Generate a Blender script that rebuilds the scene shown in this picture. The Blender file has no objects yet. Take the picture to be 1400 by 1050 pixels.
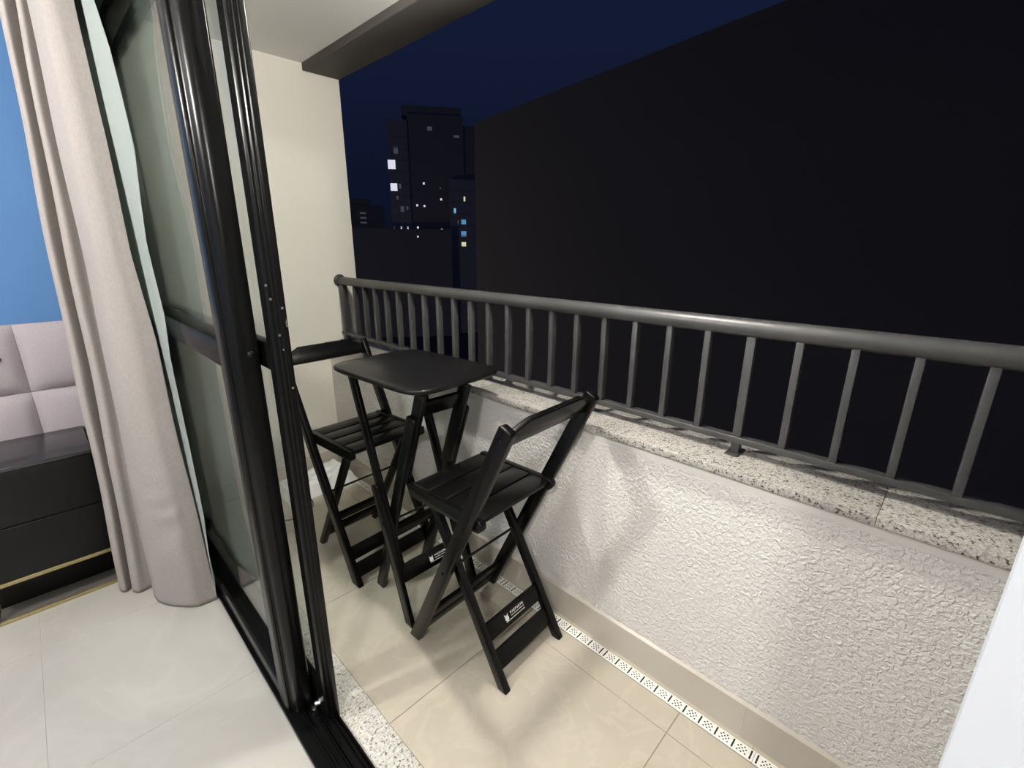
import bpy, bmesh, math, random
from mathutils import Vector, Matrix

random.seed(7)
S = bpy.context.scene
COL = S.collection

# ------------------------------------------------------------------ camera
PITCH, YAW, ROLL = math.radians(16.576), math.radians(45.674), math.radians(0.304)
fwd = Vector((math.sin(YAW) * math.cos(PITCH), math.cos(YAW) * math.cos(PITCH), -math.sin(PITCH)))
rgt = Vector((math.cos(YAW), -math.sin(YAW), 0))
upv = rgt.cross(fwd)
r2 = math.cos(ROLL) * rgt + math.sin(ROLL) * upv
u2 = -math.sin(ROLL) * rgt + math.cos(ROLL) * upv
cd = bpy.data.cameras.new('camera')
cam = bpy.data.objects.new('camera', cd)
COL.objects.link(cam)
cd.sensor_width = 36.0
cd.lens = 36.0 * 632.79 / 1400.0
cd.clip_start, cd.clip_end = 0.02, 2000
cam.matrix_world = Matrix(((r2.x, u2.x, -fwd.x, 0), (r2.y, u2.y, -fwd.y, 0), (r2.z, u2.z, -fwd.z, 1.5), (0, 0, 0, 1)))
S.camera = cam

# ------------------------------------------------------------------ world, exposure
S.view_settings.view_transform = 'Standard'
S.view_settings.look = 'None'
S.view_settings.gamma = 1.0
S.view_settings.use_curve_mapping = False
S.view_settings.exposure = 0.0
W = bpy.data.worlds.new('night_sky')
S.world = W
W.use_nodes = True
wn, wl = W.node_tree.nodes, W.node_tree.links
bg = wn['Background']
tc = wn.new('ShaderNodeTexCoord')
sx = wn.new('ShaderNodeSeparateXYZ')
wr = wn.new('ShaderNodeValToRGB')
wl.new(tc.outputs['Generated'], sx.inputs[0])
wl.new(sx.outputs['Z'], wr.inputs[0])
wl.new(wr.outputs[0], bg.inputs[0])
wr.color_ramp.elements[0].position = 0.0
wr.color_ramp.elements[0].color = (0.0032, 0.0055, 0.0150, 1)
wr.color_ramp.elements[1].position = 0.55
wr.color_ramp.elements[1].color = (0.0082, 0.0128, 0.0430, 1)
bg.inputs[1].default_value = 1.0

LAMP_ROOM, LAMP_ROOM2, LAMP_BALCONY = 10.2, 9.0, 7.2     # radiant intensity of each globe lamp, W/sr
LAMP_ROOM_POS = (-1.05, 1.65, 2.5)
LAMP_ROOM2_POS = (-0.95, -0.35, 2.5)
LAMP_BALCONY_POS = (0.95, 0.98, 2.49)


# ------------------------------------------------------------------ helpers
def srgb(r, g, b):
    f = lambda c: (c / 255 / 12.92) if c / 255 <= 0.04045 else ((c / 255 + 0.055) / 1.055) ** 2.4
    return (f(r), f(g), f(b), 1)


def mat(name, col, rough=0.5, metal=0.0, spec=0.5, var=None, vscale=8.0, vdetail=4, bump=0.0, bscale=60.0, bdist=0.002, coat=0.0, emit=None, estr=0.0, stretch=None, rvar=0.0):
    m = bpy.data.materials.new(name)
    m.use_nodes = True
    n, l = m.node_tree.nodes, m.node_tree.links
    p = n['Principled BSDF']
    p.inputs['Base Color'].default_value = col
    p.inputs['Roughness'].default_value = rough
    p.inputs['Metallic'].default_value = metal
    p.inputs['Specular IOR Level'].default_value = spec
    p.inputs['Coat Weight'].default_value = coat
    if emit:
        p.inputs['Emission Color'].default_value = emit
        p.inputs['Emission Strength'].default_value = estr
    co = n.new('ShaderNodeTexCoord')
    src = co.outputs['Object']
    if stretch:
        mp = n.new('ShaderNodeMapping')
        mp.inputs['Scale'].default_value = stretch
        l.new(src, mp.inputs[0])
        src = mp.outputs[0]
    if var:
        t = n.new('ShaderNodeTexNoise')
        t.inputs['Scale'].default_value = vscale
        t.inputs['Detail'].default_value = vdetail
        l.new(src, t.inputs['Vector'])
        mx = n.new('ShaderNodeValToRGB')
        mx.color_ramp.elements[0].position = 0.3
        mx.color_ramp.elements[1].position = 0.7
        mx.color_ramp.elements[0].color = col
        mx.color_ramp.elements[1].color = var
        l.new(t.outputs['Fac'], mx.inputs[0])
        l.new(mx.outputs[0], p.inputs['Base Color'])
        if rvar:
            mr = n.new('ShaderNodeMapRange')
            mr.inputs['To Min'].default_value = rough - rvar
            mr.inputs['To Max'].default_value = rough + rvar
            l.new(t.outputs['Fac'], mr.inputs['Value'])
            l.new(mr.outputs[0], p.inputs['Roughness'])
    if bump:
        t = n.new('ShaderNodeTexNoise')
        t.inputs['Scale'].default_value = bscale
        t.inputs['Detail'].default_value = 3
        l.new(src, t.inputs['Vector'])
        b = n.new('ShaderNodeBump')
        b.inputs['Strength'].default_value = bump
        b.inputs['Distance'].default_value = bdist
        l.new(t.outputs['Fac'], b.inputs['Height'])
        l.new(b.outputs[0], p.inputs['Normal'])
    return m


def granite_mat(name, light, mid, dark):
    m = bpy.data.materials.new(name)
    m.use_nodes = True
    n, l = m.node_tree.nodes, m.node_tree.links
    p = n['Principled BSDF']
    p.inputs['Roughness'].default_value = 0.3
    co = n.new('ShaderNodeTexCoord')
    v = n.new('ShaderNodeTexVoronoi')
    v.inputs['Scale'].default_value = 210
    t = n.new('ShaderNodeTexNoise')
    t.inputs['Scale'].default_value = 95
    t.inputs['Detail'].default_value = 5
    t.inputs['Roughness'].default_value = 0.7
    sep = n.new('ShaderNodeSeparateColor')
    l.new(co.outputs['Object'], v.inputs['Vector'])
    l.new(co.outputs['Object'], t.inputs['Vector'])
    l.new(v.outputs['Color'], sep.inputs[0])
    ad = n.new('ShaderNodeMath')
    ad.operation = 'MULTIPLY_ADD'
    ad.inputs[1].default_value = 0.45
    l.new(sep.outputs[0], ad.inputs[0])
    l.new(t.outputs['Fac'], ad.inputs[2])
    r = n.new('ShaderNodeValToRGB')
    r.color_ramp.interpolation = 'LINEAR'
    e = r.color_ramp.elements
    e[0].position, e[0].color = 0.47, dark
    e[1].position, e[1].color = 0.86, light
    k = e.new(0.55); k.color = mid
    k = e.new(0.66); k.color = light
    k = e.new(0.80); k.color = mid
    l.new(ad.outputs[0], r.inputs[0])
    l.new(r.outputs[0], p.inputs['Base Color'])
    return m


def plaster_mat(name, col):
    """rolled rough plaster: worm-like raised texture"""
    m = mat(name, col, rough=0.95, spec=0.08)
    n, l = m.node_tree.nodes, m.node_tree.links
    p = n['Principled BSDF']
    co = n.new('ShaderNodeTexCoord')
    t = n.new('ShaderNodeTexNoise')
    t.inputs['Scale'].default_value = 88
    t.inputs['Detail'].default_value = 3.0
    t.inputs['Distortion'].default_value = 0.5
    l.new(co.outputs['Object'], t.inputs['Vector'])
    r = n.new('ShaderNodeValToRGB')
    r.color_ramp.elements[0].position = 0.40
    r.color_ramp.elements[1].position = 0.62
    l.new(t.outputs['Fac'], r.inputs[0])
    b = n.new('ShaderNodeBump')
    b.inputs['Strength'].default_value = 0.75
    b.inputs['Distance'].default_value = 0.005
    l.new(r.outputs[0], b.inputs['Height'])
    l.new(b.outputs[0], p.inputs['Normal'])
    return m


def pane_mat(name, tint):
    """thin clear pane: what is not reflected (Schlick) goes straight through"""
    m = bpy.data.materials.new(name)
    m.use_nodes = True
    n, l = m.node_tree.nodes, m.node_tree.links
    for x in list(n):
        n.remove(x)
    out = n.new('ShaderNodeOutputMaterial')
    mix = n.new('ShaderNodeMixShader')
    tr = n.new('ShaderNodeBsdfTransparent')
    tr.inputs[0].default_value = tint
    gl = n.new('ShaderNodeBsdfGlossy')
    gl.inputs['Roughness'].default_value = 0.015
    g = n.new('ShaderNodeNewGeometry')
    dt = n.new('ShaderNodeVectorMath'); dt.operation = 'DOT_PRODUCT'
    l.new(g.outputs['Normal'], dt.inputs[0]); l.new(g.outputs['Incoming'], dt.inputs[1])
    ab = n.new('ShaderNodeMath'); ab.operation = 'ABSOLUTE'; l.new(dt.outputs['Value'], ab.inputs[0])
    s1 = n.new('ShaderNodeMath'); s1.operation = 'SUBTRACT'; s1.inputs[0].default_value = 1; l.new(ab.outputs[0], s1.inputs[1])
    pw = n.new('ShaderNodeMath'); pw.operation = 'POWER'; pw.inputs[1].default_value = 5; l.new(s1.outputs[0], pw.inputs[0])
    ma = n.new('ShaderNodeMath'); ma.operation = 'MULTIPLY_ADD'; ma.inputs[1].default_value = 0.96; ma.inputs[2].default_value = 0.04
    l.new(pw.outputs[0], ma.inputs[0])
    l.new(ma.outputs[0], mix.inputs[0]); l.new(tr.outputs[0], mix.inputs[1]); l.new(gl.outputs[0], mix.inputs[2])
    l.new(mix.outputs[0], out.inputs[0])
    return m


def emit_mat(name, col, strength):
    m = bpy.data.materials.new(name)
    m.use_nodes = True
    n, l = m.node_tree.nodes, m.node_tree.links
    p = n['Principled BSDF']
    p.inputs['Base Color'].default_value = (0.02, 0.02, 0.02, 1)
    p.inputs['Emission Color'].default_value = col
    p.inputs['Emission Strength'].default_value = strength
    return m


def box(bm, x0, x1, y0, y1, z0, z1, M=None):
    vs = [bm.verts.new((x, y, z)) for z in (z0, z1) for y in (y0, y1) for x in (x0, x1)]
    if M is not None:
        for v in vs:
            v.co = M @ v.co
    for f in ((0, 2, 3, 1), (4, 5, 7, 6), (0, 1, 5, 4), (2, 6, 7, 3), (0, 4, 6, 2), (1, 3, 7, 5)):
        bm.faces.new([vs[i] for i in f])
    return vs


def prism(bm, pts, axis, a0, a1):
    """polygon pts extruded along an axis ('x','y','z') from a0 to a1"""
    def mk(p, a):
        return {'x': (a, p[0], p[1]), 'y': (p[0], a, p[1]), 'z': (p[0], p[1], a)}[axis]
    lo = [bm.verts.new(mk(p, a0)) for p in pts]
    hi = [bm.verts.new(mk(p, a1)) for p in pts]
    bm.faces.new(lo[::-1]); bm.faces.new(hi)
    k = len(pts)
    for i in range(k):
        bm.faces.new((lo[i], lo[(i + 1) % k], hi[(i + 1) % k], hi[i]))


def tube(bm, p0, p1, r, seg=16, caps=True):
    p0, p1 = Vector(p0), Vector(p1)
    d = (p1 - p0).normalized()
    a = d.orthogonal().normalized()
    b = d.cross(a)
    rings = []
    for p in (p0, p1):
        rings.append([bm.verts.new(p + r * (math.cos(2 * math.pi * i / seg) * a + math.sin(2 * math.pi * i / seg) * b)) for i in range(seg)])
    for i in range(seg):
        bm.faces.new((rings[0][i], rings[0][(i + 1) % seg], rings[1][(i + 1) % seg], rings[1][i]))
    if caps:
        bm.faces.new(rings[0][::-1]); bm.faces.new(rings[1])


def path_tube(bm, pts, r, seg=8):
    pts = [Vector(p) for p in pts]
    prev = None
    rings = []
    for i, p in enumerate(pts):
        d = (pts[min(i + 1, len(pts) - 1)] - pts[max(i - 1, 0)]).normalized()
        a = Vector((0, 0, 1)).cross(d)
        if a.length < 1e-3:
            a = Vector((1, 0, 0))
        a.normalize()
        b = d.cross(a)
        rings.append([bm.verts.new(p + r * (math.cos(2 * math.pi * k / seg) * a + math.sin(2 * math.pi * k / seg) * b)) for k in range(seg)])
    for A, B in zip(rings, rings[1:]):
        for k in range(seg):
            bm.faces.new((A[k], A[(k + 1) % seg], B[(k + 1) % seg], B[k]))
    bm.faces.new(rings[0][::-1]); bm.faces.new(rings[-1])


def obj(name, bm, m, parent=None, bevel=0.0, bseg=2, smooth=False, loc=None):
    bmesh.ops.recalc_face_normals(bm, faces=bm.faces)
    if bevel:
        es = [e for e in bm.edges if len(e.link_faces) == 2 and e.calc_face_angle(0) > 0.5]
        bmesh.ops.bevel(bm, geom=es, offset=bevel, segments=bseg, affect='EDGES', profile=0.5)
    me = bpy.data.meshes.new(name)
    bm.to_mesh(me)
    bm.free()
    me.materials.append(m)
    if smooth or bevel:
        for p in me.polygons:
            p.use_smooth = True
        try:
            me.set_sharp_from_angle(angle=math.radians(38 if not bevel else 50))
        except Exception:
            pass
    o = bpy.data.objects.new(name, me)
    COL.objects.link(o)
    if loc:
        o.location = loc
    if parent:
        o.parent = parent
    return o


def share(name, me, parent, loc=(0, 0, 0)):
    o = bpy.data.objects.new(name, me)
    COL.objects.link(o)
    o.parent = parent
    o.location = loc
    return o


def empty(name, loc=(0, 0, 0), rz=0.0):
    o = bpy.data.objects.new(name, None)
    o.empty_display_size = 0.1
    COL.objects.link(o)
    o.location = loc
    o.rotation_euler = (0, 0, rz)
    return o


def tag(o, label, cat, group=None):
    o['label'] = label
    o['category'] = cat
    if group:
        o['group'] = group
    return o


def struct(o, label=None):
    o['kind'] = 'structure'
    if label:
        o['label'] = label
    return o


def sbox(name, m, b, parent=None, bevel=0.0):
    bm = bmesh.new()
    box(bm, *b)
    return obj(name, bm, m, parent, bevel)


def copy_tree(o, parent=None):
    c = o.copy()
    COL.objects.link(c)
    c.parent = parent
    for ch in list(o.children):
        copy_tree(ch, c)
    return c


# ------------------------------------------------------------------ materials
M_TILE_IN = mat('porcelain_indoor', srgb(180, 177, 169), 0.22, var=srgb(187, 184, 177), vscale=2.2, spec=0.45, rvar=0.03)
M_TILE_OUT = mat('porcelain_balcony', srgb(180, 172, 156), 0.24, var=srgb(190, 182, 167), vscale=2.6, vdetail=6, spec=0.45, rvar=0.06)
M_TILE_BB = mat('porcelain_baseboard', srgb(184, 176, 164), 0.3, var=srgb(192, 185, 173), vscale=3)
M_GROUT_IN = mat('grout_indoor', srgb(188, 186, 179), 0.9)
M_GROUT_OUT = mat('grout_balcony', srgb(150, 138, 115), 0.9)
M_WALL = mat('cream_paint', srgb(224, 220, 210), 0.85, spec=0.2, bump=0.12, bscale=260, bdist=0.0008)
M_WHITE = mat('white_paint', srgb(186, 189, 195), 0.75, spec=0.2)
M_CEIL = mat('ceiling_paint', srgb(236, 236, 234), 0.85, spec=0.2)
M_BLUE = mat('blue_paint', srgb(84, 124, 172), 0.7, spec=0.2, var=srgb(87, 127, 174), vscale=3)
M_BEAM = mat('grey_beam_paint', srgb(96, 92, 90), 0.8, spec=0.2, bump=0.1, bscale=200, bdist=0.0008)
M_PARAPET = plaster_mat('rough_plaster', srgb(228, 224, 220))
M_BAND = mat('smooth_plaster', srgb(218, 213, 208), 0.8, spec=0.2)
M_GRANITE = granite_mat('granite_sill', srgb(188, 184, 177), srgb(134, 130, 124), srgb(50, 47, 45))
M_GRANITE2 = granite_mat('granite_threshold', srgb(222, 219, 212), srgb(176, 172, 166), srgb(100, 97, 94))
M_ALU = mat('black_aluminium', srgb(12, 12, 12), 0.24, spec=0.13)
M_RAIL = mat('grey_rail_enamel', srgb(60, 60, 60), 0.36, spec=0.45)
M_RAILD = mat('dark_rail_enamel', srgb(52, 50, 52), 0.42, spec=0.5)
M_WOOD = mat('black_painted_wood', srgb(9, 9, 9), 0.27, spec=0.17, var=srgb(13, 12, 12), vscale=16, stretch=(1, 1, 1), bump=0.12, bscale=45, bdist=0.001)
M_TOP = mat('black_tabletop', srgb(16, 15, 15), 0.30, spec=0.28, var=srgb(19, 18, 18), vscale=90, bump=0.06, bscale=220, bdist=0.0005)
M_STEEL = mat('steel', srgb(170, 170, 170), 0.25, metal=1.0)
M_DARKMETAL = mat('dark_metal', srgb(28, 28, 28), 0.4, metal=0.6)
M_STICKER = mat('white_print', srgb(235, 235, 235), 0.5)
M_DRAIN = mat('white_drain_plastic', srgb(244, 242, 236), 0.35)
M_HOLE = mat('drain_dark', srgb(22, 20, 18), 0.9)
M_PANE = pane_mat('clear_glass', (0.96, 0.985, 0.975, 1))
M_CURTAIN = mat('grey_curtain_cloth', srgb(150, 143, 140), 0.9, spec=0.1, var=srgb(160, 154, 150), vscale=220, bump=0.25, bscale=500, bdist=0.0008, stretch=(1, 1, 0.35))
M_LINER = mat('white_lining_cloth', srgb(176, 182, 179), 0.85, spec=0.15, bump=0.2, bscale=14, bdist=0.006)
n_, l_ = M_LINER.node_tree.nodes, M_LINER.node_tree.links
tl_ = n_.new('ShaderNodeBsdfTranslucent'); tl_.inputs[0].default_value = srgb(205, 212, 208)
mx_ = n_.new('ShaderNodeMixShader'); mx_.inputs[0].default_value = 0.45
l_.new(n_['Principled BSDF'].outputs[0], mx_.inputs[1]); l_.new(tl_.outputs[0], mx_.inputs[2])
l_.new(mx_.outputs[0], n_['Material Output'].inputs[0])
M_HEAD = mat('mauve_grey_upholstery', srgb(166, 157, 162), 0.85, spec=0.15, var=srgb(174, 165, 170), vscale=160, bump=0.15, bscale=500, bdist=0.0006)
M_BOX = mat('black_lacquer', srgb(12, 12, 12), 0.4, spec=0.25)
M_BOXTOP = mat('charcoal_glass_top', srgb(40, 40, 42), 0.22, spec=0.7)
M_FLOOR_SHADE = mat('shaded_floor_grey', srgb(96, 93, 88), 0.4)  # grey of the shaded floor under the cabinet, set as colour
M_GOLD = mat('gold_metal', srgb(160, 145, 104), 0.4, metal=0.6)
M_BAG = mat('white_plastic_sheet', srgb(238, 238, 238), 0.5, bump=0.3, bscale=30, bdist=0.005)
M_CABLE = mat('black_cable', srgb(25, 25, 25), 0.5)
M_TOWER = mat('tower_concrete', srgb(205, 196, 190), 0.9)
M_TOWER2 = mat('tower_concrete_dark', srgb(185, 172, 160), 0.9)
M_NEAR = mat('near_block_render', srgb(150, 140, 128), 0.9)
M_CITY = mat('city_ground', srgb(90, 88, 86), 0.9)
M_WIN_DARK = mat('unlit_window', srgb(16, 17, 22), 0.3)
M_WIN_WHITE = emit_mat('lit_window_white', srgb(235, 235, 255), 0.85)
M_WIN_DIM = emit_mat('lit_window_dim', srgb(150, 150, 170), 0.16)
M_WIN_BLUE = emit_mat('lit_window_blue', srgb(110, 175, 235), 0.55)
M_WIN_CYAN = emit_mat('lit_window_cyan', srgb(150, 225, 245), 0.6)
M_WIN_WARM = emit_mat('lit_window_warm', srgb(235, 235, 200), 0.75)



def veins(m, col, scale, amount):
    n, l = m.node_tree.nodes, m.node_tree.links
    p = n['Principled BSDF']
    src = p.inputs['Base Color'].links[0].from_socket
    co = n.new('ShaderNodeTexCoord'); oi = n.new('ShaderNodeObjectInfo')
    ad = n.new('ShaderNodeVectorMath'); ad.operation = 'ADD'
    l.new(co.outputs['Object'], ad.inputs[0]); l.new(oi.outputs['Location'], ad.inputs[1])
    for nd in n:
        if nd.type == 'TEX_NOISE':
            l.new(ad.outputs[0], nd.inputs['Vector'])
    t = n.new('ShaderNodeTexNoise')
    t.inputs['Scale'].default_value = scale; t.inputs['Detail'].default_value = 5; t.inputs['Distortion'].default_value = 1.4
    l.new(ad.outputs[0], t.inputs['Vector'])
    r = n.new('ShaderNodeValToRGB')
    e = r.color_ramp.elements
    e[0].position, e[0].color = 0.46, (0, 0, 0, 1)
    e[1].position, e[1].color = 0.60, (0, 0, 0, 1)
    k = e.new(0.515); k.color = (amount, amount, amount, 1)
    l.new(t.outputs['Fac'], r.inputs[0])
    mx = n.new('ShaderNodeMix'); mx.data_type = 'RGBA'
    l.new(r.outputs[0], mx.inputs['Factor']); l.new(src, mx.inputs['A']); mx.inputs['B'].default_value = col
    l.new(mx.outputs['Result'], p.inputs['Base Color'])


veins(M_TILE_OUT, srgb(206, 199, 185), 5.5, 0.24)
veins(M_TILE_IN, srgb(196, 194, 187), 2.4, 0.25)

# ------------------------------------------------------------------ setting: floors
XD0, XD1 = 0.307, 0.43          # door track
XG = 0.535                      # granite threshold edge
XP = 1.31                       # parapet inner face
YB, YR = 2.98, 3.03             # balcony end wall, room back wall
X_L, Y_F, Y_N = -3.1, -4.5, -1.0


def tiles(root, xs, ys, m, gap=0.0013, th=0.006, skip=None):
    cache = {}
    for xa, xb in xs:
        for ya, yb in ys:
            w, h = round(xb - xa - 2 * gap, 4), round(yb - ya - 2 * gap, 4)
            if (w, h) not in cache:
                bm = bmesh.new()
                box(bm, 0, w, 0, h, -th, 0)
                top = [e for e in bm.edges if all(abs(v.co.z) < 1e-6 for v in e.verts)]
                bmesh.ops.bevel(bm, geom=top, offset=0.0006, segments=1, affect='EDGES')
                o = obj('tile', bm, m, root)
                cache[(w, h)] = o.data
                o.location = (xa + gap, ya + gap, 0)
            else:
                share('tile', cache[(w, h)], root, (xa + gap, ya + gap, 0))


def edges(vals):
    return list(zip(vals, vals[1:]))


floor = struct(sbox('floor', M_GROUT_IN, (X_L - .1, XD0 + 0.05, Y_F - .1, YR + .1, -0.15, -0.0015)), 'indoor floor of large cream porcelain tiles')
tiles(floor, edges([X_L, -2.93, -2.26, -1.59, -0.92, -0.25, XD0]), edges([Y_F, -3.8, -3.125, -2.45, -1.775, -1.1, -0.425, 0.25, 0.925, 1.60, 2.275, 2.95, YR]), M_TILE_IN)
floor2 = struct(sbox('floor', M_GROUT_OUT, (XD0 + 0.05, 1.53, Y_N - .1, YB + .1, -0.15, -0.0025)), 'balcony floor of beige porcelain tiles')
ybal = [Y_N, -0.905, -0.245, 0.415, 1.075, 1.735, 2.395, YB]
tiles(floor2, [(XG, 1.145), (1.145, 1.241)], edges(ybal), M_TILE_OUT)
tiles(floor2, [(1.285, XP)], edges([Y_N, -0.4, 0.2, 0.8, 1.4, 2.0, 2.6, YB]), M_TILE_OUT, gap=0.0004)

# granite threshold
thr = empty('trim_1'); struct(thr, 'speckled granite threshold strip beside the sliding door')
for k, (a, b) in enumerate([(Y_N, 0.35), (0.35, 1.75), (1.75, YB)]):
    sbox('granite_slab', M_GRANITE2, (XD1 - 0.03, XG - 0.001, a + 0.0006, b - 0.0006, -0.02, 0.0012), thr, 0.0008)

# ------------------------------------------------------------------ setting: walls
struct(sbox('wall_back', M_BLUE, (X_L - .1, 0.31, YR, YR + 0.12, -0.1, 2.6)), 'blue painted bedroom wall')
struct(sbox('wall_left', M_WHITE, (X_L - 0.1, X_L, Y_F - .1, YR + .1, -0.1, 2.6)))
struct(sbox('wall_front', M_WHITE, (X_L - .1, 0.5, Y_F - 0.1, Y_F, -0.1, 2.6)))
struct(sbox('wall_right', M_WHITE, (0.299, 0.306, Y_F, -0.0410, -0.1, 2.52)), 'white wall end beside the door opening')
struct(sbox('wall_jamb', M_WHITE, (0.306, 0.43, Y_F, -0.0635, -0.1, 2.52)))
struct(sbox('wall_far', M_WALL, (0.315, 0.43, 2.74, YR + .1, -0.1, 2.52)))
struct(sbox('wall_lintel', M_WALL, (0.315, 0.425, -0.062, 2.74, 2.295, 2.52)))
struct(sbox('wall_end', M_WALL, (0.43, 1.545, YB, YB + 0.14, -0.1, 2.56)), 'cream painted end wall of the balcony')
struct(sbox('wall_near', M_WALL, (0.43, 1.545, Y_N - 0.12, Y_N, -0.1, 2.56)))
ceil = struct(sbox('ceiling', M_CEIL, (X_L - .1, 0.33, Y_F - .1, YR + .1, 2.5, 2.65)))
ceil2 = struct(sbox('ceiling', M_CEIL, (0.33, 1.56, Y_N - .1, YB + .14, 2.49, 2.65)), 'balcony ceiling')
sbox('beam', M_BEAM, (1.327, 1.548, Y_N, YB - 0.0005, 2.452, 2.495), ceil2, 0.004)

# parapet
par = struct(sbox('wall_outer', M_PARAPET, (XP, 1.53, Y_N, YB, -0.1, 0.832)), 'white rough plastered balcony parapet')
sbox('plaster_band', M_BAND, (XP + 0.0012, 1.53, Y_N, YB, 0.832, 0.868), par)
# skirting tiles on the parapet and on the end wall
bb = empty('baseboard_right'); struct(bb, 'grey beige tile skirting along the parapet')
for a, b in edges([Y_N, -0.42, 0.24, 0.90, 1.56, 2.22, YB - 0.012]):
    bm = bmesh.new()
    prism(bm, [(1.300, 0), (XP + .002, 0), (XP + .002, 0.134), (XP - 0.0015, 0.134), (1.300, 0.126)], 'y', a + 0.0002, b - 0.0002)
    obj('tile', bm, M_TILE_BB, bb)
bb2 = empty('baseboard_back'); struct(bb2, 'tile skirting along the balcony end wall')
for a, b in edges([0.432, 0.9, 1.3]):
    sbox('tile', M_TILE_BB, (a + .0006, b - .0006, YB - 0.011, YB + .002, 0, 0.126), bb2, 0.001)

# granite sill slabs on the parapet
sill = empty('trim_2'); struct(sill, 'speckled granite sill on top of the parapet')
for a, b in edges([Y_N, 0.052, 1.50, YB]):
    sbox('granite_slab', M_GRANITE, (1.287, 1.536, a + 0.0003, b - 0.0003, 0.868, 0.892), sill, 0.0015)

# ------------------------------------------------------------------ sliding door: track, frame, two leaves
trk = empty('trim_3'); struct(trk, 'black aluminium door track and frame')
bm = bmesh.new()
prism(bm, [(XD0, -0.02), (XD0, 0.010), (XD0 + .003, 0.012), (0.338, 0.013), (0.340, 0.006), (XD1, 0.004), (XD1, -0.02)], 'y', -0.062, 2.74)
obj('track_base', bm, M_ALU, trk)
for xr, h, w in ((0.352, 0.020, 0.004), (0.379, 0.017, 0.003), (0.3865, 0.017, 0.0025), (0.412, 0.020, 0.004), (0.427, 0.016, 0.005)):
    sbox('track_ridge', M_ALU, (xr - w / 2, xr + w / 2, -0.06, 2.738, 0.003, h), trk, 0.0006)
sbox('frame_head', M_ALU, (0.308, 0.432, -0.062, 2.74, 2.262, 2.296), trk, 0.002)
sbox('frame_jamb', M_ALU, (0.308, 0.432, 2.70, 2.741, 0.004, 2.263), trk, 0.002)


def leaf(name, label, x0, x1, y0, y1, prof, ymid0=None, glassx=None):
    d = empty(name); struct(d, label)
    zt, zb = 2.262, 0.021
    bm = bmesh.new(); prism(bm, prof, 'z', zb, zt); obj('stile', bm, M_ALU, d, 0.0012)
    ys = max(p[1] for p in prof)
    bm = bmesh.new(); box(bm, x0, x1, y1 - 0.07, y1, zb, zt); obj('stile', bm, M_ALU, d, 0.002)
    e = 0.004
    bm = bmesh.new()
    prism(bm, [(x0 + e, zb), (x1 - e, zb), (x1 - e, 0.085), (x1 - 0.012, 0.098), (x0 + 0.012, 0.098), (x0 + e, 0.085)], 'y', ys, y1 - 0.07)
    obj('bottom_rail', bm, M_ALU, d, 0.0012)
    bm = bmesh.new(); box(bm, x0 + e, x1 - e, ys, y1 - 0.07, 2.19, zt); obj('top_rail', bm, M_ALU, d, 0.002)
    bm = bmesh.new(); box(bm, x0 + e, x1 - e, ys, y1 - 0.07, 1.184, 1.256); obj('middle_rail', bm, M_ALU, d, 0.003)
    for za, zc in ((0.09, 1.19), (1.25, 2.195)):
        bm = bmesh.new(); box(bm, glassx - 0.0025, glassx + 0.0025, ys - 0.004, y1 - 0.066, za, zc); obj('glass_pane', bm, M_PANE, d)
    return d


prof1 = [(0.313, 1.392), (0.3132, 1.350), (0.3155, 1.341), (0.320, 1.336), (0.324, 1.3365), (0.3275, 1.331), (0.330, 1.321), (0.336, 1.311), (0.345, 1.305), (0.355, 1.303), (0.381, 1.303), (0.386, 1.308), (0.386, 1.392)]
d1 = leaf('door_1', 'black framed sliding glass leaf nearest the curtain', 0.313, 0.384, 1.304, 2.695, prof1, glassx=0.350)
bm = bmesh.new()
bmesh.ops.create_uvsphere(bm, u_segments=14, v_segments=8, radius=0.0085, matrix=Matrix.Translation((0.3645, 1.302, 1.228)) @ Matrix.Diagonal((1, 0.55, 1, 1)))
obj('door_bumper', bm, M_DARKMETAL, d1, smooth=True)
prof2 = [(0.3935, 1.262), (0.3935, 1.222), (0.3985, 1.214), (0.405, 1.214), (0.4075, 1.207), (0.4135, 1.207), (0.4155, 1.200), (0.428, 1.200), (0.431, 1.204), (0.431, 1.262)]
d2 = leaf('door_2', 'outer black framed sliding glass leaf on the balcony side', 0.3935, 0.431, 1.20, 2.695, prof2, glassx=0.412)
for x, y, z in ((0.3955, 1.216, 1.407), (0.4005, 1.2130, 1.374), (0.4200, 1.1990, 1.352), (0.4080, 1.206, 1.285), (0.4135, 1.206, 1.248), (0.4200, 1.199, 1.148)):
    bm = bmesh.new(); tube(bm, (x, y + .002, z), (x, y - 0.0018, z), 0.0032, 10); obj('screw', bm, M_STEEL, d2)
bm = bmesh.new()
prism(bm, [(0.423, 1.318), (0.4275, 1.327), (0.4262, 1.312), (0.4292, 1.302), (0.424, 1.306)], 'y', 1.1965, 1.2005)
obj('latch_hook', bm, M_STEEL, d2)
bm = bmesh.new(); tube(bm, (0.387, 1.290, 0.030), (0.405, 1.282, 0.030), 0.011, 14); obj('guide_roller', bm, M_STEEL, trk)
bm = bmesh.new(); box(bm, 0.372, 0.384, 1.270, 1.296, 0.004, 0.030); obj('guide_block', bm, M_STEEL, trk, 0.002)

# ------------------------------------------------------------------ balcony railing
XR = 1.424
rl = empty('balcony_railing', (XR, 1.0, 0.892))
tag(rl, 'dark grey metal balcony railing with round handrail and square balusters on the granite sill', 'railing')


def L(v):
    return (v[0] - XR, v[1] - 1.0, v[2] - 0.892)


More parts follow.
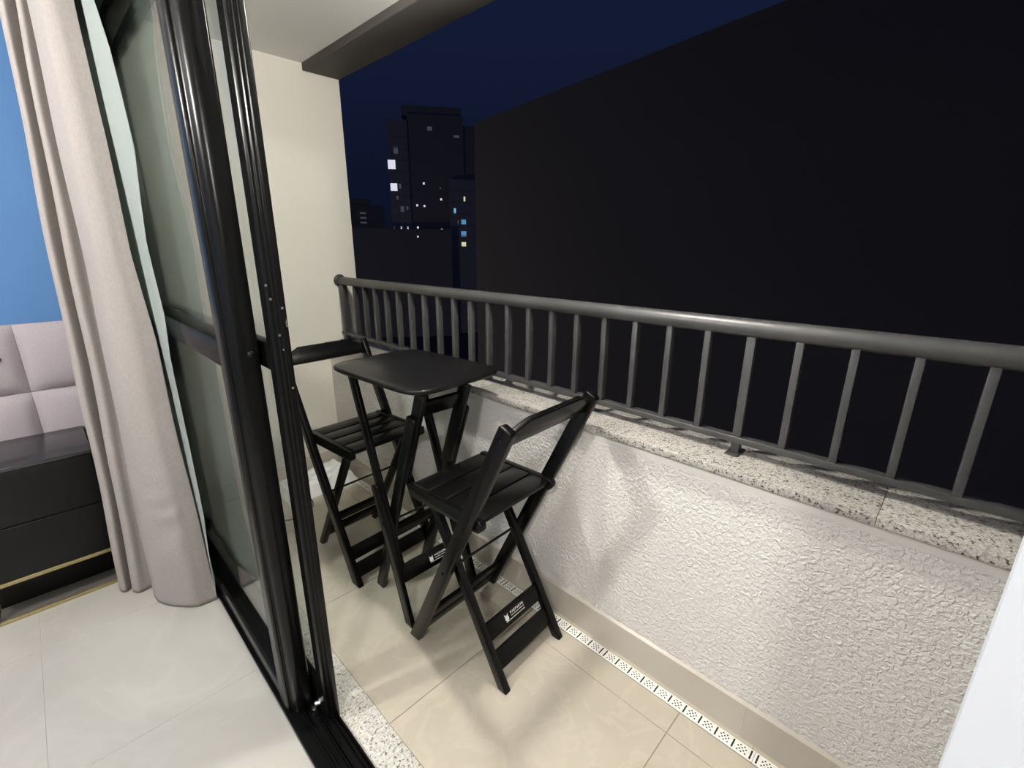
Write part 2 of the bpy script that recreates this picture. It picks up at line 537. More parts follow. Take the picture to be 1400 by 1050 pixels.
bm = bmesh.new(); tube(bm, L((XR, Y_N + .01, 1.279)), L((XR, YB - 0.002, 1.279)), 0.0265, 28); obj('handrail', bm, M_RAIL, rl, smooth=True)
bm = bmesh.new()
box(bm, -0.017, 0.017, Y_N + .01 - 1.0, YB - 0.002 - 1.0, 0.9285 - 0.892, 0.9475 - 0.892)
obj('bottom_rail', bm, M_RAIL, rl, 0.0015)
bm = bmesh.new(); tube(bm, L((XR, YB - 0.022, 1.279)), L((XR, YB - 0.0005, 1.279)), 0.040, 28); obj('wall_flange', bm, M_RAILD, rl, 0.006)
mb = mp = None
for k in range(-11, 20):
    y = 0.424 + 0.1237 * k
    post = (k % 10 == 0)
    if post:
        bm = bmesh.new(); box(bm, -0.012, 0.012, y - 1.0 - 0.0125, y - 1.0 + 0.0125, 0.004, 0.362); obj('post', bm, M_RAIL, rl, 0.0015)
        bm = bmesh.new(); box(bm, -0.036, 0.036, y - 1.0 - 0.020, y - 1.0 + 0.020, 0.0, 0.005); obj('base_plate', bm, M_RAILD, rl, 0.001)
    elif mb is None:
        bm = bmesh.new(); box(bm, -0.0145, 0.0145, -0.0095, 0.0095, 0.053, 0.366)
        o = obj('baluster', bm, M_RAIL, rl, 0.0012); o.location = (0, y - 1.0, 0); mb = o.data
    else:
        share('baluster', mb, rl, (0, y - 1.0, 0))
bm = bmesh.new(); box(bm, -0.018, 0.018, 2.918 - 1.0, 2.952 - 1.0, 0.004, 0.362); obj('post', bm, M_RAIL, rl, 0.0015)
bm = bmesh.new(); box(bm, -0.040, 0.040, 2.905 - 1.0, 2.965 - 1.0, 0.0, 0.005); obj('base_plate', bm, M_RAILD, rl, 0.001)

# ------------------------------------------------------------------ linear drain
dr = empty('linear_drain', (1.263, 1.0, 0))
tag(dr, 'white perforated linear drain grate running along the foot of the parapet', 'drain')
sbox('channel', M_HOLE, (-0.0205, 0.0205, Y_N - 1.0, YB - 1.0, -0.004, -0.0012), dr)
PITCHD, SEG = 0.0527, 0.5455
bm = bmesh.new(); box(bm, -0.0165, 0.0165, -0.0024, 0.0024, 0, 0.0006); so = obj('slot', bm, M_HOLE, dr); slotme = so.data
bpy.data.objects.remove(so)
gme = hme = None
for s in range(-2, 5):
    y0 = 0.1885 + SEG * s - 1.0
    if gme is None:
        bm = bmesh.new(); box(bm, -0.0212, 0.0212, 0.0006, SEG - 0.0006, -0.0012, 0.0022)
        g = obj('grate', bm, M_DRAIN, dr, 0.0008); gme = g.data; g.location = (0, y0, 0)
        bm = bmesh.new()
        for j in range(10):
            for r_, n_ in ((-0.011, 3), (-0.0037, 2), (0.0037, 3), (0.011, 2)):
                for q in range(n_):
                    cy = 0.009 + j * PITCHD + PITCHD / 2 + (q - (n_ - 1) / 2) * 0.0118
                    bmesh.ops.create_circle(bm, cap_ends=True, segments=8, radius=0.0026, matrix=Matrix.Translation((r_, cy, 0.0026)))
        h = obj('perforation', bm, M_HOLE, g); hme = h.data
    else:
        g = share('grate', gme, dr, (0, y0, 0))
        h = share('perforation', hme, g)
    h['kind'] = 'stuff'
    for j in range(11):
        share('slot', slotme, g, (0, 0.009 + j * PITCHD, 0.0021))

# ------------------------------------------------------------------ folding chairs
OX, OT = 0.214, 0.014      # outer leg centre, half thickness
IX, IT = 0.157, 0.0145
OY0, OS = 0.210, -0.479    # outer leg line y = OY0 + OS z
IY0, IS = -0.215, 0.572


def sheared_leg(bm, x0, x1, y0, slope, z0, z1, w, squaretop=True):
    """board in the plane x = const whose centre line is y = y0 + slope z; foot cut level, top cut square"""
    c = math.sqrt(1 + slope * slope)
    hw = w / 2 * c                       # horizontal half width
    up = Vector((slope, 1)) / c          # (y, z) direction
    nn = Vector((1, -slope)) / c
    top = Vector((y0 + slope * z1, z1))
    pts = [(y0 + slope * z0 - hw, z0), (y0 + slope * z0 + hw, z0)]
    if squaretop:
        a = top + nn * w / 2; b = top - nn * w / 2
        r = w * 0.16
        pts += [(a - up * r)[:], (a - nn * r)[:], (b + nn * r)[:], (b - up * r)[:]]
    else:
        pts += [(top.x + hw, z1), (top.x - hw, z1)]
    prism(bm, pts, 'x', x0, x1)


def slanted_board(bm, x0, x1, y0, slope, zc, h, t, poly=None, off=0.0):
    """board spanning x0..x1 lying in a leg plane; poly gives (x, s) outline with s along the leg"""
    c = math.sqrt(1 + slope * slope)
    up = Vector((0, slope, 1)) / c
    nn = Vector((0, 1, -slope)) / c
    ctr = Vector((0, y0 + slope * zc, zc)) + nn * off
    P = poly or [(x0, -h / 2), (x1, -h / 2), (x1, h / 2), (x0, h / 2)]
    lo = [bm.verts.new(Vector((x, 0, 0)) + ctr + up * s - nn * t / 2) for x, s in P]
    hi = [bm.verts.new(Vector((x, 0, 0)) + ctr + up * s + nn * t / 2) for x, s in P]
    bm.faces.new(lo); bm.faces.new(hi[::-1])
    k = len(P)
    for i in range(k):
        bm.faces.new((lo[(i + 1) % k], lo[i], hi[i], hi[(i + 1) % k]))


def flat_marks(bm, y0, slope, zc, t, polys, off=0.0):
    c = math.sqrt(1 + slope * slope)
    up = Vector((0, slope, 1)) / c
    nn = Vector((0, 1, -slope)) / c
    ctr = Vector((0, y0 + slope * zc, zc)) + nn * (off - t / 2 - 0.0006)
    for P in polys:
        bm.faces.new([bm.verts.new(ctr + Vector((x, 0, 0)) + up * s) for x, s in P])


def sticker_polys(x0, x1):
    """small white print: a round emblem with a crest, a row of bold letters and two lines of small type"""
    w = x1 - x0
    P = []
    cx, r = x0 + 0.15 * w, 0.0105
    P.append([(cx + r * math.cos(a * math.pi / 6) * (1.0 if a % 2 else 0.86), -0.001 + r * math.sin(a * math.pi / 6)) for a in range(12)])
    P.append([(cx - 0.010, 0.008), (cx - 0.004, 0.009), (cx - 0.009, 0.016)])
    P.append([(cx + 0.003, 0.009), (cx + 0.009, 0.007), (cx + 0.008, 0.015)])
    lx = x0 + 0.34 * w
    n = 8
    lw = (x1 - lx) / n
    for i in range(n):
        a = lx + i * lw
        b = a + lw * 0.74
        z0, z1 = 0.0035, 0.0125
        if i % 3 == 0:
            P.append([(a, z0), (a + .3 * (b - a), z0), (a + .3 * (b - a), z1), (a, z1)])
            P.append([(a + .3 * (b - a), z1 - .0025), (b, z1 - .0025), (b, z1), (a + .3 * (b - a), z1)])
            P.append([(a + .3 * (b - a), z0 + .003), (b, z0 + .003), (b, z0 + .0055), (a + .3 * (b - a), z0 + .0055)])
        elif i % 3 == 1:
            P.append([(a, z0), (a + .35 * (b - a), z0), (a + .68 * (b - a), z1), (a + .35 * (b - a), z1)])
            P.append([(a + .7 * (b - a), z0), (b, z0), (a + .68 * (b - a), z1), (a + .5 * (b - a), z1 - .003)])
        else:
            P.append([(a, z0), (b, z0), (b, z0 + .0025), (a, z0 + .0025)])
            P.append([(a, z1 - .0025), (b, z1 - .0025), (b, z1), (a, z1)])
            P.append([(a, z0 + .0025), (a + .3 * (b - a), z0 + .0025), (a + .3 * (b - a), z1 - .0025), (a, z1 - .0025)])
    x = lx
    k = 0
    while x < x1 - 0.002:
        q = 0.0022 + 0.0016 * ((k * 7) % 3)
        P.append([(x, -0.0045), (min(x + q, x1), -0.0045), (min(x + q, x1), -0.0015), (x, -0.0015)])
        x += q + 0.0011
        k += 1
    x = x0 + 0.08 * w
    while x < x1 - 0.002:
        q = 0.0026 + 0.0019 * ((k * 5) % 3)
        P.append([(x, -0.0145), (min(x + q, x1), -0.0145), (min(x + q, x1), -0.0115), (x, -0.0115)])
        x += q + 0.0011
        k += 1
    return P


def make_chair(name):
    c = empty(name)
    for s in (-1, 1):
        bm = bmesh.new(); sheared_leg(bm, s * OX - OT, s * OX + OT, OY0, OS, 0, 1.024, 0.052); obj('leg', bm, M_WOOD, c, 0.004)
    for s in (-1, 1):
        bm = bmesh.new(); sheared_leg(bm, s * IX - IT, s * IX + IT, IY0, IS, 0, 0.640, 0.033, False); obj('leg', bm, M_WOOD, c, 0.004)
    for s in (-1, 1):
        bm = bmesh.new()
        xa, xb = (0.1725, 0.1995) if s > 0 else (-0.1995, -0.1725)
        prism(bm, [(-0.152, 0.636), (-0.136, 0.618), (0.216, 0.618), (0.228, 0.630), (0.228, 0.664), (-0.140, 0.664), (-0.152, 0.654)], 'x', xa, xb)
        obj('seat_rail', bm, M_WOOD, c, 0.004)
    ys = [(-0.139, -0.054), (-0.047, 0.038), (0.045, 0.130), (0.137, 0.225)]
    for a, b in ys:
        bm = bmesh.new(); box(bm, -0.1722, 0.1722, a, b, 0.645, 0.662); obj('seat_slat', bm, M_WOOD, c, 0.004)
    hx = OX - OT
    bm = bmesh.new()
    slanted_board(bm, 0, 0, OY0, OS, 0.992, 0, 0.020, poly=[(-hx, -0.038), (hx, -0.038), (hx, 0.014), (hx - 0.012, 0.016), (hx - 0.068, 0.045), (-hx + 0.068, 0.045), (-hx + 0.012, 0.016), (-hx, 0.014)])
    obj('backrest', bm, M_WOOD, c, 0.004)
    ix = IX - IT
    bm = bmesh.new(); slanted_board(bm, -ix, ix, IY0, IS, 0.172, 0.062, 0.018); cb = obj('crossbar', bm, M_WOOD, c, 0.0025)
    bm = bmesh.new(); flat_marks(bm, IY0, IS, 0.172, 0.018, sticker_polys(-0.062, 0.052)); st = obj('sticker', bm, M_STICKER, cb)
    st['label'] = 'white printed maker sticker'
    bm = bmesh.new(); slanted_board(bm, -ix - .001, ix + .001, IY0, IS, 0.084, 0.066, 0.018); obj('crossbar', bm, M_WOOD, c, 0.0025)
    ox = OX - OT
    bm = bmesh.new(); slanted_board(bm, -ox, ox, OY0, OS, 0.128, 0.062, 0.018); obj('crossbar', bm, M_WOOD, c, 0.0025)
    bm = bmesh.new(); slanted_board(bm, -ox, ox, OY0, OS, 0.055, 0.066, 0.018); obj('crossbar', bm, M_WOOD, c, 0.0025)
    zc = (OY0 - IY0) / (IS - OS)
    yc = OY0 + OS * zc
    bm = bmesh.new(); tube(bm, (-0.231, yc, zc), (0.231, yc, zc), 0.005, 10); obj('pivot_rod', bm, M_DARKMETAL, c, smooth=True)
    for s in (-1, 1):
        bm = bmesh.new(); tube(bm, (s * 0.2285, OY0 + OS * 0.985, 0.985), (s * 0.2265, OY0 + OS * 0.985, 0.985), 0.0045, 10); obj('bolt', bm, M_DARKMETAL, c)
        bm = bmesh.new(); tube(bm, (s * 0.2300, OY0 + OS * 0.632, 0.632), (s * 0.2265, OY0 + OS * 0.632, 0.632), 0.0050, 10); obj('bolt', bm, M_DARKMETAL, c)
    return c


ch = make_chair('folding_chair')
ch.location = (1.030, 1.115, 0); ch.rotation_euler = (0, 0, math.radians(3))
tag(ch, 'black wooden folding chair nearest the camera, white sticker on its lower crossbar', 'chair', 'folding chairs at the high table')
ch2 = copy_tree(ch)
ch2.location = (0.982, 1.972, 0); ch2.rotation_euler = (0, 0, math.radians(184))
tag(ch2, 'black wooden folding chair behind the table, its back to the balcony end wall', 'chair', 'folding chairs at the high table')

# ------------------------------------------------------------------ folding high table
TX, TY = 1.0, 1.53
tb = empty('folding_table', (TX, TY, 0))
tag(tb, 'black high wooden folding table with rounded rectangular top between the two chairs', 'table')
AY, AS, BY, BS = 1.374 - TY, 0.348, 1.672 - TY, -0.372


def tleg(nm, x0, x1, y0, s, z0, z1, w, sq):
    bm = bmesh.new(); sheared_leg(bm, x0 - TX, x1 - TX, y0, s, z0, z1, w, sq); return obj(nm, bm, M_WOOD, tb, 0.0035)


tleg('leg', 0.808, 0.828, AY, AS, 0, 0.570, 0.050, True)       # outer frame
tleg('leg_extension', 0.828, 0.846, AY, AS, 0.24, 1.0, 0.050, False)
tleg('leg', 0.848, 0.867, BY, BS, 0, 0.912, 0.052, True)       # inner frame
tleg('leg_extension', 0.867, 0.886, BY, BS, 0.64, 1.0, 0.052, False)
tleg('leg', 1.088, 1.110, BY, BS, 0, 0.905, 0.052, True)       # D lower
tleg('leg_extension', 1.066, 1.088, BY, BS, 0.64, 1.0, 0.052, False)
tleg('leg', 1.150, 1.172, AY, AS, 0, 0.570, 0.050, True)       # C lower
tleg('leg_extension', 1.130, 1.150, AY, AS, 0.24, 1.0, 0.050, False)


def tbar(x0, x1, y0, s, z, h, off=0.0):
    bm = bmesh.new(); slanted_board(bm, x0 - TX, x1 - TX, y0, s, z, h, 0.018, off=off); return obj('crossbar', bm, M_WOOD, tb, 0.0025)


tbar(0.885, 1.066, BY, BS, 0.940, 0.062)
tbar(0.865, 1.088, BY, BS, 0.345, 0.058)
cb = tbar(0.822, 1.150, AY, AS, 0.200, 0.072)
bm = bmesh.new(); flat_marks(bm, AY, AS, 0.200, 0.018, [[(x - 0.018, s) for x, s in P] for P in sticker_polys(-0.020, 0.078)]); st = obj('sticker', bm, M_STICKER, cb)
st['label'] = 'white printed maker sticker'
zc = (BY - AY) / (AS - BS); yc = AY + AS * zc
bm = bmesh.new(); tube(bm, (0.801 - TX, yc, zc), (1.174 - TX, yc, zc), 0.005, 10); obj('pivot_rod', bm, M_DARKMETAL, tb, smooth=True)
# top
ROTT = math.radians(3.6)
CXT, CYT = 1.047 - TX, 1.590 - TY
bm = bmesh.new()
N = 144
A_, B_, PW = 0.231, 0.306, 6.6
prof = [(-0.006, 0.0), (-0.0015, 0.0035), (0.0, 0.009), (0.0, 0.012), (-0.0018, 0.0175), (-0.006, 0.0205)]
rings = []
for dd, z in prof:
    ring = []
    for i in range(N):
        t = 2 * math.pi * i / N
        c_, s_ = math.cos(t), math.sin(t)
        x = (A_ + dd) * math.copysign(abs(c_) ** (2 / PW), c_)
        y = (B_ + dd) * math.copysign(abs(s_) ** (2 / PW), s_)
        ring.append(bm.verts.new((CXT + x * math.cos(ROTT) - y * math.sin(ROTT), CYT + x * math.sin(ROTT) + y * math.cos(ROTT), 1.0 + z)))
    rings.append(ring)
for a, b in zip(rings, rings[1:]):
    for i in range(N):
        bm.faces.new((a[i], a[(i + 1) % N], b[(i + 1) % N], b[i]))
bm.faces.new(rings[0][::-1]); bm.faces.new(rings[-1])
obj('tabletop', bm, M_TOP, tb, smooth=True)


# ------------------------------------------------------------------ curtains
def catmull(pts, n):
    out = []
    P = [pts[0]] + list(pts) + [pts[-1]]
    m = len(pts) - 1
    for i in range(n + 1):
        u = i / n * m
        k = min(int(u), m - 1)
        t = u - k
        p0, p1, p2, p3 = (Vector(P[k + j]) for j in range(4))
        out.append(0.5 * ((2 * p1) + (-p0 + p2) * t + (2 * p0 - 5 * p1 + 4 * p2 - p3) * t * t + (-p0 + 3 * p1 - 3 * p2 + p3) * t ** 3))
    return out


def cloth(name, m, bottom, top, z0, z1, nu, nv, th, wob, parent, seed=0, edge=None, pucker=False):
    rnd = random.Random(seed)
    ph = [rnd.uniform(0, 6.28) for _ in range(6)]
    B, T = catmull(bottom, nu), catmull(top, nu)
    bm = bmesh.new()
    grid = []
    for j in range(nv + 1):
        v = j / nv
        z = z0 + (z1 - z0) * v
        row = []
        for i in range(nu + 1):
            p = B[i].lerp(T[i], v)
            u = i / nu
            w = wob * (math.sin(9 * v + 7 * u + ph[0]) + 0.6 * math.sin(23 * v - 11 * u + ph[1]) + 0.4 * math.sin(41 * u + 5 * v + ph[2]))
            x, y = p.x + w, p.y + 0.5 * w
            if pucker and u < 0.16 and 0.08 < v < 0.26:
                x += 0.0065 * math.sin(95 * v + 22 * u + 3 * math.sin(31 * v)) * math.sin(math.pi * u / 0.16) * math.sin(math.pi * (v - 0.08) / 0.18)
            if edge and u < 0.25:
                f = (1 - u / 0.25) ** 2
                x += f * (edge(z))
            row.append(bm.verts.new((x, y, z)))
        grid.append(row)
    for j in range(nv):
        for i in range(nu):
            bm.faces.new((grid[j][i], grid[j][i + 1], grid[j + 1][i + 1], grid[j + 1][i]))
    o = obj(name, bm, m, parent, smooth=False)
    for p in o.data.polygons:
        p.use_smooth = True
    md = o.modifiers.new('thickness', 'SOLIDIFY'); md.thickness = th; md.offset = 0
    return o


gb = [(.297, 2.10), (.262, 2.103), (.214, 2.114), (.155, 2.175), (.121, 2.237), (.110, 2.295), (.112, 2.355), (.135, 2.395), (.105, 2.400), (.070, 2.393), (.052, 2.425), (.082, 2.470), (.060, 2.475), (.026, 2.440), (.010, 2.475), (.055, 2.525), (.115, 2.560), (.068, 2.62), (.066, 2.67), (.12, 2.72), (.068, 2.78), (.07, 2.83), (.13, 2.90)]
gt = [(.262, 2.11), (.240, 2.112), (.215, 2.118), (.195, 2.140), (.188, 2.19), (.180, 2.25), (.185, 2.30), (.205, 2.325), (.190, 2.33), (.165, 2.315), (.158, 2.345), (.180, 2.385), (.160, 2.385), (.128, 2.355), (.116, 2.395), (.150, 2.460), (.215, 2.500), (.16, 2.58), (.15, 2.64), (.22, 2.70), (.16, 2.76), (.16, 2.82), (.22, 2.89)]
def gray_edge(z):
    kn = [(0, 0.0), (0.66, 0.002), (1.16, 0.004), (1.46, -0.009), (1.9, -0.007), (2.2, -0.001), (2.6, 0)]
    for (a, p), (b, q) in zip(kn, kn[1:]):
        if a <= z <= b:
            return p + (q - p) * (z - a) / (b - a)
    return 0


cu = cloth('curtain', M_CURTAIN, gb, gt, 0.006, 2.47, 190, 130, 0.002, 0.0030, None, 3, gray_edge, True)
tag(cu, 'long grey cloth curtain bunched in folds beside the sliding door', 'curtain')
lb = [(.2755, 1.90), (.285, 1.97), (.300, 2.06), (.3065, 2.13), (.306, 2.22), (.295, 2.32), (.304, 2.42), (.288, 2.52), (.300, 2.62), (.288, 2.74), (.298, 2.88)]
lt = [(.279, 1.90), (.272, 1.97), (.270, 2.05), (.283, 2.13), (.297, 2.22), (.284, 2.30), (.298, 2.40), (.285, 2.50), (.296, 2.62), (.287, 2.74), (.294, 2.88)]


def liner_edge(z):
    kn = [(0.0, -0.012), (0.30, -0.004), (0.42, 0.003), (0.52, 0.008), (0.75, 0.008), (0.98, 0.008), (1.13, 0.006), (1.27, 0.013), (1.36, 0.010), (1.5, 0.006), (1.62, 0.014), (1.78, 0.026), (1.9, 0.022), (2.04, 0.016), (2.15, 0.004), (2.5, 0.0)]
    for (a, p), (b, q) in zip(kn, kn[1:]):
        if a <= z <= b:
            return p + (q - p) * (z - a) / (b - a)
    return 0


li = cloth('curtain', M_LINER, lb, lt, 0.14, 2.47, 90, 80, 0.0015, 0.0011, None, 9, liner_edge)
tag(li, 'thin white lining curtain hanging between the grey curtain and the glass', 'curtain')
bm = bmesh.new(); tube(bm, (0.235, 1.88, 2.482), (0.235, 3.0, 2.482), 0.012, 14); tr = obj('curtain_rail', bm, M_ALU)
tag(tr, 'black curtain rail under the bedroom ceiling above the grey curtain', 'rail')

# ------------------------------------------------------------------ headboard and low cabinet
hb = empty('headboard', (-0.6, 2.99, 0))
tag(hb, 'tufted mauve grey upholstered headboard standing against the blue wall', 'headboard')
HX, HY = -0.6, 2.99


def cushion(x0, x1, z0, z1, yf, depth):
    bm = bmesh.new()
    n = 14
    g = []
    for j in range(n + 1):
        row = []
        for i in range(n + 1):
            a, b = i / n * 2 - 1, j / n * 2 - 1
            h = ((1 - abs(a) ** 2.6) * (1 - abs(b) ** 2.6)) ** 0.5
            row.append(bm.verts.new((x0 + (x1 - x0) * i / n - HX, yf + depth * (1 - h) - HY, z0 + (z1 - z0) * j / n)))
        g.append(row)
    for j in range(n):
        for i in range(n):
            bm.faces.new((g[j][i], g[j][i + 1], g[j + 1][i + 1], g[j + 1][i]))
    back = [g[0][0], g[0][n], g[n][n], g[n][0]]
    bv = [bm.verts.new((v.co.x, 3.012 - HY, v.co.z)) for v in back]
    bm.faces.new(bv)
    rims = [g[0], [g[j][n] for j in range(n + 1)], g[n][::-1], [g[j][0] for j in range(n, -1, -1)]]
    for k, rim in enumerate(rims):
        bm.faces.new([*rim, bv[(k + 1) % 4], bv[k]])
    return obj('cushion', bm, M_HEAD, hb, smooth=True)


colx = [-1.595, -1.295, -0.995, -0.695, -0.395, -0.095, 0.205]
for xa, xb in edges(colx):
    for za, zb in ((0.543, 0.849), (0.851, 1.157)):
        cushion(xa + .0005, xb - .0005, za, zb, 2.940, 0.042)
bm = bmesh.new(); box(bm, -1.6 - HX, 0.21 - HX, 3.008 - HY, 3.029 - HY, 0.0, 1.150); obj('back_panel', bm, M_HEAD, hb)
for x in (-0.165,):
    bm = bmesh.new(); bmesh.ops.create_uvsphere(bm, u_segments=12, v_segments=8, radius=0.012, matrix=Matrix.Translation((x - HX, 2.944 - HY, 1.02))); b = obj('button', bm, M_DARKMETAL, hb, smooth=True)
    b['label'] = 'dark round tuft button'

cbn = empty('low_cabinet', (-0.12, 2.73, 0))
tag(cbn, 'black low cabinet on a gold metal frame in front of the headboard', 'cabinet')
KX, KY = -0.12, 2.73


def kb(nm, m, x0, x1, y0, y1, z0, z1, bev=0.002, par=None):
    bm = bmesh.new(); box(bm, x0 - KX, x1 - KX, y0 - KY, y1 - KY, z0, z1); return obj(nm, bm, m, par or cbn, bev)


kx0, kx1, ky0, ky1 = -0.382, 0.036, 2.552, 2.936
kb('body', M_BOX, kx0, kx1, ky0 + 0.018, ky1, 0.182, 0.645)
kb('top', M_BOXTOP, kx0 - 0.004, kx1 + 0.004, ky0 - 0.003, ky1, 0.645, 0.661)
kb('drawer', M_BOX, kx0 + 0.002, kx1 - 0.002, ky0, ky0 + 0.0175, 0.4165, 0.642)
kb('drawer', M_BOX, kx0 + 0.002, kx1 - 0.002, ky0, ky0 + 0.0175, 0.184, 0.4115)
kb('floor_shade_panel', M_FLOOR_SHADE, kx0 + 0.017, kx1 - 0.017, ky0 + 0.017, 2.68, 0.001, 0.006)  # thin dark sheet painting in the shade on the floor under the cabinet
kb('plinth', M_BOX, kx0 + 0.02, kx1 - 0.02, 2.68, 2.70, 0.002, 0.181)
t = 0.016
for z0, z1 in ((0.165, 0.181), (0.0, 0.013)):
    kb('frame_bar', M_GOLD, kx0, kx1, ky0, ky0 + t, z0, z1, 0.0015)
    kb('frame_bar', M_GOLD, kx0, kx1, ky1 - t, ky1, z0, z1, 0.0015)
    for x in (kx0, kx1 - t):
        kb('frame_bar', M_GOLD, x, x + t, ky0 + t, ky1 - t, z0, z1, 0.0015)
for x in (kx0, kx1 - t):
    for y in (ky0, ky1 - t):
        kb('frame_post', M_GOLD, x, x + t, y, y + t, 0.013, 0.165, 0.0015)

# ------------------------------------------------------------------ things on the balcony floor at the far end
bm = bmesh.new()
rnd = random.Random(5)
nx, ny = 16, 10
g = []
for j in range(ny + 1):
    row = []
    for i in range(nx + 1):
        a, b = i / nx, j / ny
        e = min(a, 1 - a, b, 1 - b)
        h = 0.10 * min(1, e / 0.12) ** 0.6 * (0.55 + 0.45 * a) + 0.004 + (rnd.random() * 0.016 if e > 0.05 else 0)
        row.append(bm.verts.new((-0.21 + 0.44 * a + rnd.uniform(-.004, .004), -0.135 + 0.26 * b + rnd.uniform(-.006, .006), h)))
    g.append(row)
for j in range(ny):
    for i in range(nx):
        bm.faces.new((g[j][i], g[j][i + 1], g[j + 1][i + 1], g[j + 1][i]))
rim = [*g[0], *[g[j][nx] for j in range(1, ny + 1)], *g[ny][-2::-1], *[g[j][0] for j in range(ny - 1, 0, -1)]]
base = [bm.verts.new((v.co.x, v.co.y, 0.0005)) for v in rim]
for i in range(len(rim)):
    k = (i + 1) % len(rim)
    bm.faces.new((rim[k], rim[i], base[i], base[k]))
bm.faces.new(base)
bag = obj('plastic_bag', bm, M_BAG, loc=(1.035, 2.79, 0))
tag(bag, 'crumpled white plastic bag on the tiles in the far corner of the balcony', 'bag')
bm = bmesh.new()
pts = []
for i in range(60):
    t_ = i / 59
    pts.append((0.62 + 0.30 * t_ + 0.05 * math.sin(9 * t_), 2.55 + 0.10 * math.sin(7 * t_) + 0.06 * t_, 0.0036 + 0.002 * (1 - math.cos(16 * t_))))
path_tube(bm, pts, 0.0032)
cb_ = obj('cable', bm, M_CABLE, smooth=True)
tag(cb_, 'thin black cable lying loose on the tiles under the rear chair', 'cable')


# ------------------------------------------------------------------ lamps (out of the picture, they light it)
def globe_lamp(label, pos, r, intensity, col, drop=0.045):
    o = empty('ceiling_lamp', pos)
    tag(o, label, 'lamp', 'white globe ceiling lamps')
    bm = bmesh.new(); tube(bm, (0, 0, -0.04), (0, 0, 0.0), r * 0.85, 24); obj('lamp_base', bm, M_WHITE, o, 0.003)
    bm = bmesh.new(); tube(bm, (0, 0, -0.038), (0, 0, -drop - 0.004), 0.018, 12); obj('stem', bm, M_WHITE, o)
    bm = bmesh.new(); bmesh.ops.create_uvsphere(bm, u_segments=24, v_segments=14, radius=r, matrix=Matrix.Translation((0, 0, -drop - r)))
    obj('globe', bm, emit_mat('globe_glass', col, intensity / (math.pi * r * r)), o, smooth=True)


globe_lamp('white globe lamp under the bedroom ceiling near the white wall end', LAMP_ROOM2_POS, 0.08, LAMP_ROOM2, (1.0, 0.965, 0.915, 1))
globe_lamp('white globe lamp under the bedroom ceiling before the headboard', LAMP_ROOM_POS, 0.08, LAMP_ROOM, (1.0, 0.965, 0.915, 1))
globe_lamp('small white globe lamp under the balcony ceiling', LAMP_BALCONY_POS, 0.06, LAMP_BALCONY, (1.0, 0.955, 0.88, 1), 0.12)

# ------------------------------------------------------------------ the city at night
struct(sbox('ground', M_CITY, (-200, 600, -300, 900, -26, -25)))
AZ = math.radians(35.988)
TD = 150.0
tw = empty('apartment_tower', (TD * math.sin(AZ), TD * math.cos(AZ), -25), -AZ)
tag(tw, 'dark apartment tower with a few white and blue lit windows across the night sky', 'building')


def tbx(nm, m, x0, x1, y0, y1, z0, z1, par=None):
    bm = bmesh.new(); box(bm, x0, x1, y0, y1, z0 + 23.5, z1 + 23.5)
    return obj(nm, bm, m, par or tw)


tbx('tower_core', M_TOWER2, -5.2, 10.9, 1.0, 16, -23.5, 39.0)
tbx('roof_block', M_TOWER2, -6.6, 10.4, 2.5, 14, 39.0, 41.5)
tbx('left_wing', M_TOWER, -10.9, -5.2, 0.0, 15, -23.5, 37.2)
rw = tbx('right_wing', M_TOWER2, 10.9, 14.9, 2.0, 15, -23.5, 36.7)
lw = tbx('front_wing', M_TOWER, 6.2, 14.7, -3.5, 2.0, -23.5, 21.5)
tbx('podium', M_TOWER2, -24, 6.2, -8, 0.0, -23.5, 7.6)


def win(m, x, z, w, h, y):
    fr = tbx('window', M_TOWER, x - w / 2 - .12, x + w / 2 + .12, y - 0.10, y, z - h / 2 - .12, z + h / 2 + .12)
    tbx('pane', m, x - w / 2, x + w / 2, y - 0.14, y - 0.101, z - h / 2, z + h / 2, fr)


for x, z, w, h in ((-10.0, 25.5, 2.1, 2.5), (-9.75, 19.5, 1.9, 2.2)):
    win(M_WIN_WHITE, x, z, w, h, 0)
for x, z, w, h in ((-8.6, 29.2, 1.2, 1.8), (-8.0, 19.7, .7, 1.3), (-8.9, 16.5, .6, 1.0), (-7.7, 13.4, 1.0, 1.6), (-6.2, 13.8, .5, 1.2)):
    win(M_WIN_DIM, x, z, w, h, 0)
for x, z in ((-1.12, 20.7), (3.82, 16.4), (-3.34, 14.6), (-1.21, 14.45), (-3.46, 8.3), (3.71, 7.7)):
    win(M_WIN_WHITE, x, z, .50, .55, 1.0)
for x, z, w, h in ((1.24, 35.4, 1.3, 1.0), (8.9, 33.6, 1.6, .6), (3.7, 19.5, .4, .4)):
    win(M_WIN_DIM, x, z, w, h, 1.0)
win(M_WIN_BLUE, 10.1, 9.75, 1.35, 1.5, -3.5)
win(M_WIN_BLUE, 10.05, 6.45, 1.5, 1.5, -3.5)
win(M_WIN_WARM, 10.0, 3.5, 1.3, 1.2, -3.5)
win(M_WIN_WARM, 10.5, 16.2, .45, 1.4, -3.5)
win(M_WIN_CYAN, 7.6, 12.9, .6, 1.5, -3.5)
win(M_WIN_DIM, 8.5, 9.7, .3, 1.4, -3.5)
for x in (-6.4, -8.3, -10.4):
    win(M_WIN_DIM if x < -9 else M_WIN_WHITE, x, 8.15, .4, .6, 0)
win(M_WIN_WHITE, -3.4, 5.5, .4, .4, -8)
for k in range(9):
    z = 33 - 3.1 * k
    tbx('floor_slab', M_TOWER, -11.2, -5.4, -0.25, 0.0, z - 0.15, z + 0.05)
for k in range(5):
    tbx('floor_slab', M_TOWER, 6.0, 14.9, -3.75, -3.5, 18.6 - 3.2 * k, 18.8 - 3.2 * k)

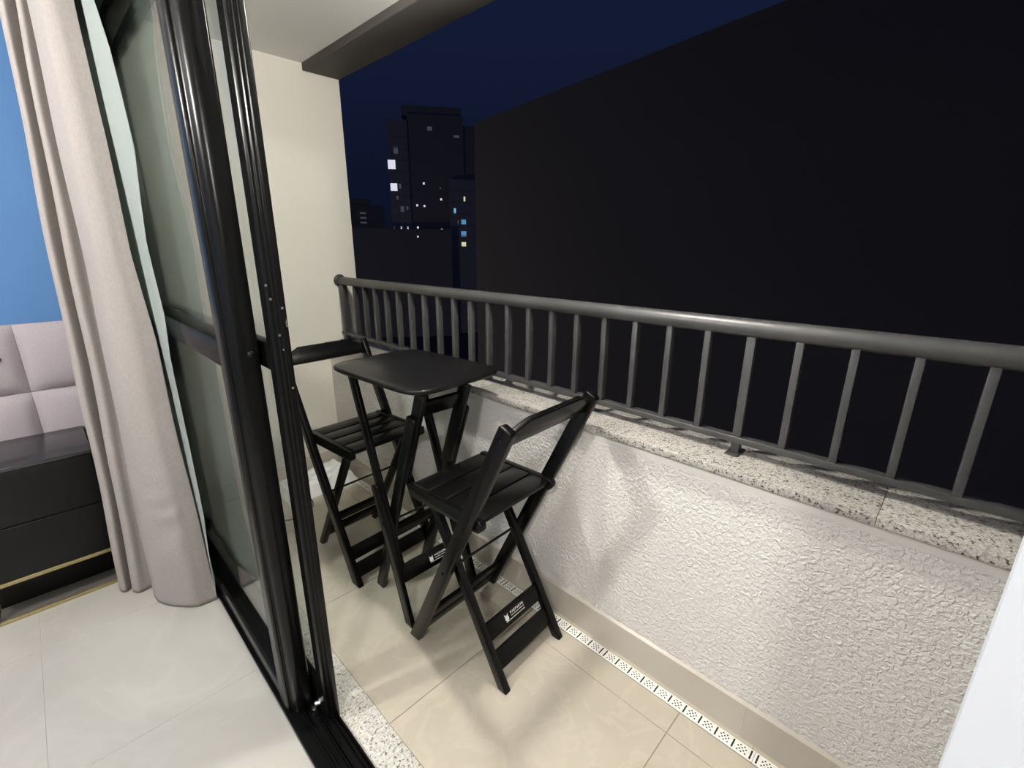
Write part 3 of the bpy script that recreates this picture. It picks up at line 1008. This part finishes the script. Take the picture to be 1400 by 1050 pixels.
# far low houses left of the tower
fh = empty('apartment_block', (TD * 1.3 * math.sin(math.radians(28.4)), TD * 1.3 * math.cos(math.radians(28.4)), -25), -math.radians(28.4))
tag(fh, 'distant low block beside the balcony end wall with three small lit windows', 'building')
bm = bmesh.new(); box(bm, -9, 9, 0, 12, 0, 41); obj('wall', bm, M_TOWER2, fh)
bm = bmesh.new(); box(bm, -6, 4, 2, 9, 41, 43.5); obj('roof_block', bm, M_TOWER2, fh)
for k in range(3):
    bm = bmesh.new(); box(bm, 0.0, 2.2, -0.12, 0, 38.0 - k * 1.7 - 0.02, 38.5 - k * 1.7); obj('window', bm, M_WIN_DIM, fh)

# the dark block close by on the right
NP = Vector((39.63, 45.05, 0))
nb = empty('neighbour_block', (NP.x, NP.y, -25), -math.radians(10))
tag(nb, 'large unlit apartment block filling the right of the night view', 'building')
bm = bmesh.new(); box(bm, 0, 22, -110, 0, 0, 39.4); obj('wall', bm, M_NEAR, nb)
bm = bmesh.new(); box(bm, -0.02, 0.25, -110, 0.0, 39.4, 40.1); obj('roof_parapet', bm, M_NEAR, nb)

# unseen lamp added beyond the end wall to lift the fronts across the street
sl = empty('added_fill_lamp', (0.0, 70.0, -25))
tag(sl, 'tall unseen mast lamp added to brighten the fronts across the street', 'added lamp')
bm = bmesh.new(); tube(bm, (0, 0, 0), (0, 0, 10.2), 0.12, 10); obj('pole', bm, M_RAIL, sl)
bm = bmesh.new(); tube(bm, (-0.1, 0, 10.1), (1.6, 0, 10.4), 0.07, 8); obj('arm', bm, M_RAIL, sl)
bm = bmesh.new(); bmesh.ops.create_uvsphere(bm, u_segments=16, v_segments=8, radius=0.35, matrix=Matrix.Translation((1.7, 0, 10.2))); obj('lamp_head', bm, emit_mat('added_fill_lamp_glass', (1.0, 0.93, 0.82, 1), 2.0), sl, smooth=True)
ld = bpy.data.lights.new('added_fill_light', 'POINT'); ld.energy = 3600; ld.color = (1.0, 0.95, 0.88); ld.shadow_soft_size = 0.36  # added light, brightens the dark facades
lo = bpy.data.objects.new('added_fill_light', ld); COL.objects.link(lo); lo.parent = sl; lo.location = (1.7, 0, 9.4)
